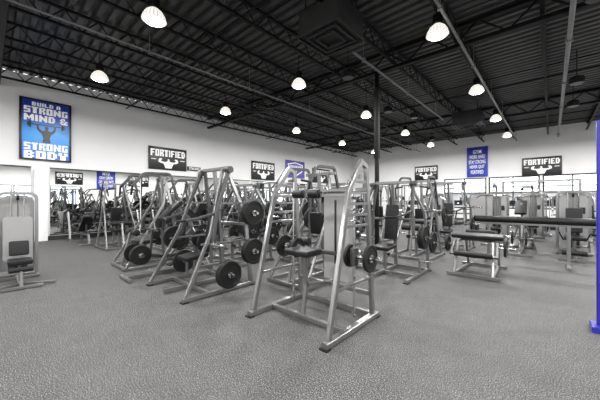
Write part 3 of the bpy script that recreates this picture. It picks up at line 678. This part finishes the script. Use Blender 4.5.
T = {}
def place(fam, x, y, rz, label, **kw):
    key = (fam, tuple(sorted(kw.items())))
    fn = dict(lever=lever_press, row=high_row, hack=hack_squat, tbar=tbar, sel=selector, rack=power_rack, bench=bench, tread=treadmill, curl=curl_bench, cable=cable_station)[fam]
    if key in T: o = dup(T[key], (x, y, 0), rz, label)
    else: o = fn(label, **kw); T[key] = o; o.location = (x, y, 0); o.rotation_euler = (0,0,rz)
    return o
def load(root, pegs, where, R=.2):
    g = 'plates on the ' + where
    for p in pegs: plate(root, p, R, 'black weight plate loaded on the ' + where, g)
def mir(p): return (-p[0], p[1], p[2])
def off(p, d=.05): return (p[0]+(d if p[0] > 0 else -d), p[1], p[2])
A_, B_, C_, D_ = LP['A'], LP['B'], LP['C'], LP['D']; R_, H_, T_ = HR['C'], HS['C'], TB['C']
rows = [
 ('lever', -4.3, 2.35, 'tall silver plate-loaded press left of the front centre A-frame machine', [A_, B_, D_, off(B_), off(A_), off(D_), mir(C_), mir(D_), mir(B_), mir(A_)], 'tall press beside the A-frame machine', .2, dict(tall=True)),
 ('tbar', -5.5, 2.3, 'narrow silver chest-supported row machine squeezed into the front row', [T_, mir(T_), off(T_), TB['S']], 'narrow row machine of the front row', .17, {}),
 ('row', -6.6, 2.35, 'silver high row machine, leftmost of the front machine row', [R_, off(R_), mir(R_), mir(HR['S']), HR['S']], 'leftmost front row machine', .2, {}),
 ('row', -3.2, 3.8, 'silver high row machine tucked behind the left side of the front A-frame machine', [R_, mir(R_)], 'machine tucked behind the A-frame machine', .2, {}),
 ('lever', -5.45, 3.85, 'silver plate-loaded press tucked between the first and second rows', [A_, B_, C_, mir(A_), mir(C_), off(C_)], 'press between the first and second rows', .2, {}),
 ('tbar', -7.05, 3.75, 'narrow silver chest-supported row machine between the first and second rows', [T_, mir(T_)], 'narrow row machine between the first rows', .17, {}),
 ('row', -8.1, 3.75, 'silver high row machine tucked between the first and second rows on the left', [R_, mir(R_), HR['S']], 'high row machine between the first rows', .2, {}),
 ('lever', -2.4, 5.25, 'silver plate-loaded press directly behind the front A-frame machine', [A_, C_, mir(B_), mir(C_), off(C_)], 'press behind the A-frame machine', .2, {}),
 ('hack', -4.25, 5.5, 'silver incline squat machine in the second row, left of centre', [H_, HS['C2'], mir(H_), HS['S']], 'incline squat machine of the second row', .22, {}),
 ('lever', -6.3, 5.4, 'tall silver plate-loaded press in the second row', [A_, C_, B_, off(A_), mir(A_), mir(C_)], 'tall second row press', .2, dict(tall=True)),
 ('row', -8.35, 5.4, 'silver high row machine in the second row toward the mirrors', [R_, mir(R_), off(R_)], 'second row high row machine', .2, {}),
 ('hack', -10.2, 5.2, 'silver incline squat machine leftmost of the second row', [H_, mir(H_)], 'leftmost second row machine', .22, {}),
 ('row', -2.5, 7.2, 'silver high row machine in the third row right of the black column', [R_, mir(R_)], 'third row machine right of the black column', .2, {}),
 ('lever', -5.1, 7.3, 'tall silver plate-loaded press in the third row left of the black column', [A_, B_, C_, mir(A_), mir(B_)], 'third row press left of the black column', .2, dict(tall=True)),
 ('row', -7.2, 7.2, 'silver high row machine in the middle of the third row', [R_, off(R_), mir(R_)], 'middle third row machine', .2, {}),
 ('lever', -9.3, 7.2, 'silver plate-loaded press in the third row toward the mirrors', [A_, C_, mir(C_)], 'third row press toward the mirrors', .2, {}),
 ('lever', -2.3, 9.0, 'tall silver plate-loaded press in the fourth row right of the black column', [A_, C_, mir(A_)], 'fourth row press right of the black column', .2, dict(tall=True)),
 ('row', -4.6, 9.2, 'silver high row machine in the fourth row just behind the black column', [R_, mir(R_)], 'machine just behind the black column', .2, {}),
 ('hack', -6.6, 9.2, 'silver incline squat machine in the fourth row', [H_, mir(H_)], 'incline squat machine of the fourth row', .22, {}),
 ('lever', -8.6, 9.1, 'silver plate-loaded press in the middle of the fourth row', [B_, A_, mir(C_)], 'middle fourth row press', .2, {}),
 ('row', -10.7, 9.1, 'silver high row machine leftmost of the fourth row', [R_, mir(R_)], 'leftmost fourth row machine', .2, {}),
]
for fam, x, y, l, pg, wh, R, kw in rows: load(place(fam, x, y, 0, l, **kw), pg, wh, R)
for x, l in ((-5.6,'nearest the black column'), (-7.9,'in the middle of the rack row'), (-10.2,'nearest the mirrors')):
    a = place('rack', x, 11.6, 0, 'tall silver power rack ' + l); barbell(a, (0,-.56,1.355), 2.1, 'chrome barbell racked in the power rack ' + l)
    for s in (-1,1): plate(a, (s*.75,-.56,1.355), .22, 'large black plate on the barbell of the rack ' + l, 'plates on the barbell of the rack ' + l)
a = place('sel', -6.65, .36, PI/2, 'grey shrouded machine with a small black seat at the left edge of the floor', kind='low', ht=1.85); a.scale = (.82,.82,.82)
a = place('curl', -1.05, 6.35, 0, 'silver padded leg curl bench on the open floor at right')
load(a, [(.46,-.3,.55), (-.46,-.3,.55)], 'leg curl bench at right', .15)
t = thing('hip_thrust_bench', 'long dark padded beam on silver posts at the right edge', 'exercise machine', (-.15, 7.95, 0))
obj('long_pad', B().lathe((-1.25,0,.955), (1,0,0), [(.03,0),(.065,.015),(.075,.03),(.075,2.47),(.065,2.485),(.03,2.5)], 20), 'black', t)
obj('support_beam', B().bar([(-1.2,0,.86),(1.2,0,.86)], .05), 'silver', t)
for x in (-.95, .42): obj('post', B().bar([(x,0,.03),(x,0,.84)], .065), 'silver', t); obj('foot', B().bar([(x,-.4,.035),(x,.4,.035)], .065), 'silver', t)
for x in (-1.27, 1.27): obj('end_collar', B().lathe((x-.02,0,.955), (1,0,0), [(.05,0),(.09,.0),(.09,.04),(.05,.04)], 20), 'dsilver', t)
for x, y, k_, l in [(-3.3,10.9,'pull','beyond the black column, tall pulldown tower'), (-1.35,10.9,'pull','behind the leg curl bench with a high pulldown boom'), (.45,11.0,'press','with a wide pale shroud behind the long padded beam'),
   (.42,9.45,'leg','low leg machine at right behind the long padded beam')]:
    place('sel', x, y, 0, 'pale shrouded weight-stack machine ' + l, kind=k_)
a = place('tbar', -.6, 9.5, 0, 'narrow silver chest-supported row machine behind the long padded beam'); load(a, [T_, mir(T_)], 'narrow row machine behind the padded beam', .17)
place('cable', -.4, 16.4, 0, 'wide silver cable crossover station before the windows at right')
place('cable', -5.2, 16.4, 0, 'wide silver cable crossover station before the windows near the corner')
r4 = ['left of the fifth row', 'second in the fifth row', 'third in the fifth row', 'fourth in the fifth row']
for i, x in enumerate((-3.6,-2.0,-.5,1.0)):
    place('sel', x, 12.9, (0,PI,0,PI/2)[i], 'shrouded weight-stack machine, ' + r4[i], kind=('press','leg','pull','press')[i])
r5 = ['farthest left of the sixth row', 'second from left in the sixth row', 'third from left in the sixth row', 'fourth from left in the sixth row', 'fifth from left in the sixth row', 'rightmost in the sixth row']
for i, x in enumerate((-8.6,-6.4,-4.2,-2.4,-.7,1.1)):
    place('sel', x, 14.6, (PI,0,PI/2,0,-PI/2,0)[i], 'distant shrouded weight-stack machine, ' + r5[i], kind=('press','pull','leg')[i % 3])
for i, x in enumerate((-7.0,-5.6,-4.2,-2.8,-1.4,0,1.4)):
    place('tread', x, 18.6, 0, 'grey treadmill facing the windows, number %s from the left' % ['one','two','three','four','five','six','seven'][i])
def dumbbell_rack(y, label, gl):
    t = thing('dumbbell_rack', label, 'dumbbell rack', (-12.5, y, 0), PI/2)
    for s in (-1,1): obj('end_frame', B().bar([(s*1.1,-.28,.03),(s*1.1,.28,.03)], .06).bar([(s*1.1,-.15,.05),(s*1.1,.2,.98)], .06), 'silver', t)
    for z, yy in ((.32,-.1),(.62,.03),(.92,.14)):
        obj('shelf', B().box((0,yy,z), (2.14,.26,.03), .005, (.15,0,0)), 'stack', t)
        for i in range(9):
            p = Matrix.Rotation(PI/2, 4, 'Z') @ Vector((-.96+i*.24, yy, z+.085))
            if 'db' not in T:
                d_ = thing('dumbbell', '', 'dumbbell')
                obj('handle', B().tube([(0,-.07,0),(0,.07,0)], .014, 8), 'chrome', d_)
                for s in (-1,1): obj('head', B().lathe((0,s*.06,0), (0,s,0), [(.05,0),(.065,.01),(.065,.08),(.05,.09)], 12), 'rubber', d_)
                T['db'] = d_
            else: d_ = dup(T['db'], (0,0,0))
            d_.location = Vector((-12.5, y, 0)) + p; d_.rotation_euler = (0,0,PI/2); d_['label'] = 'black dumbbell resting on the ' + gl; d_['group'] = 'dumbbells on the ' + gl
dumbbell_rack(3.0, 'three-tier dumbbell rack against the mirror nearest the white pier', 'dumbbell rack nearest the white pier')
dumbbell_rack(5.8, 'three-tier dumbbell rack farther along the mirror', 'farther dumbbell rack')
place('bench', -11.2, 2.1, -PI/2, 'black padded incline bench nearest the white pier by the mirror', incl=.6)
place('bench', -11.9, 7.5, -PI/2, 'black padded flat bench beyond the dumbbell racks')
a = place('row', -9.6, 2.6, PI/2, 'silver high row machine turned side-on before the dumbbell racks'); load(a, [R_, mir(R_)], 'side-on high row machine before the dumbbells')
place('sel', -12.0, 9.6, PI/2, 'shrouded pulldown machine backed against the mirror', kind='pull')
# blue rack post at right
t = thing('rack_post', 'blue square rack upright with small white lettering at the right edge', 'rack', (.40, 4.38, 0), 0)
obj('upright', B().bar([(0,0,.02),(0,0,2.25)], .07), 'bluepost', t)
obj('foot', B().bar([(0,-.12,.03),(0,.12,.03)], .16, .06), 'bluepost', t)
obj('top_crossbar', B().bar([(.035,0,2.2),(1.3,0,2.2)], .06), 'bluepost', t)
obj('upright', B().bar([(1.3,0,.02),(1.3,0,2.25)], .07), 'bluepost', t)
for i in range(12): obj('pin_hole', B().lathe((-.0355,0,.35+.15*i), (1,0,0), [(.012,0),(.012,.004)], 12), 'rubber', t)
block('FORTIFIED', .6, .025, .012, 1.35, -.037, 'ink', t, vertical=True)

# ------------------------------------------------------------------ world, camera
w = bpy.data.worlds.new('sky'); S.world = w; w.use_nodes = True
bg = w.node_tree.nodes['Background']; bg.inputs[0].default_value = (.92,.96,1,1); bg.inputs[1].default_value = 4.0
S.view_settings.view_transform = 'Standard'
cd = bpy.data.cameras.new('camera'); cd.lens = 16.8; cd.sensor_width = 36; cd.clip_start = .05
co = bpy.data.objects.new('camera', cd); C.objects.link(co); co.location = (0,0,CAM); co.rotation_euler = (PI/2,0,A)
S.camera = co
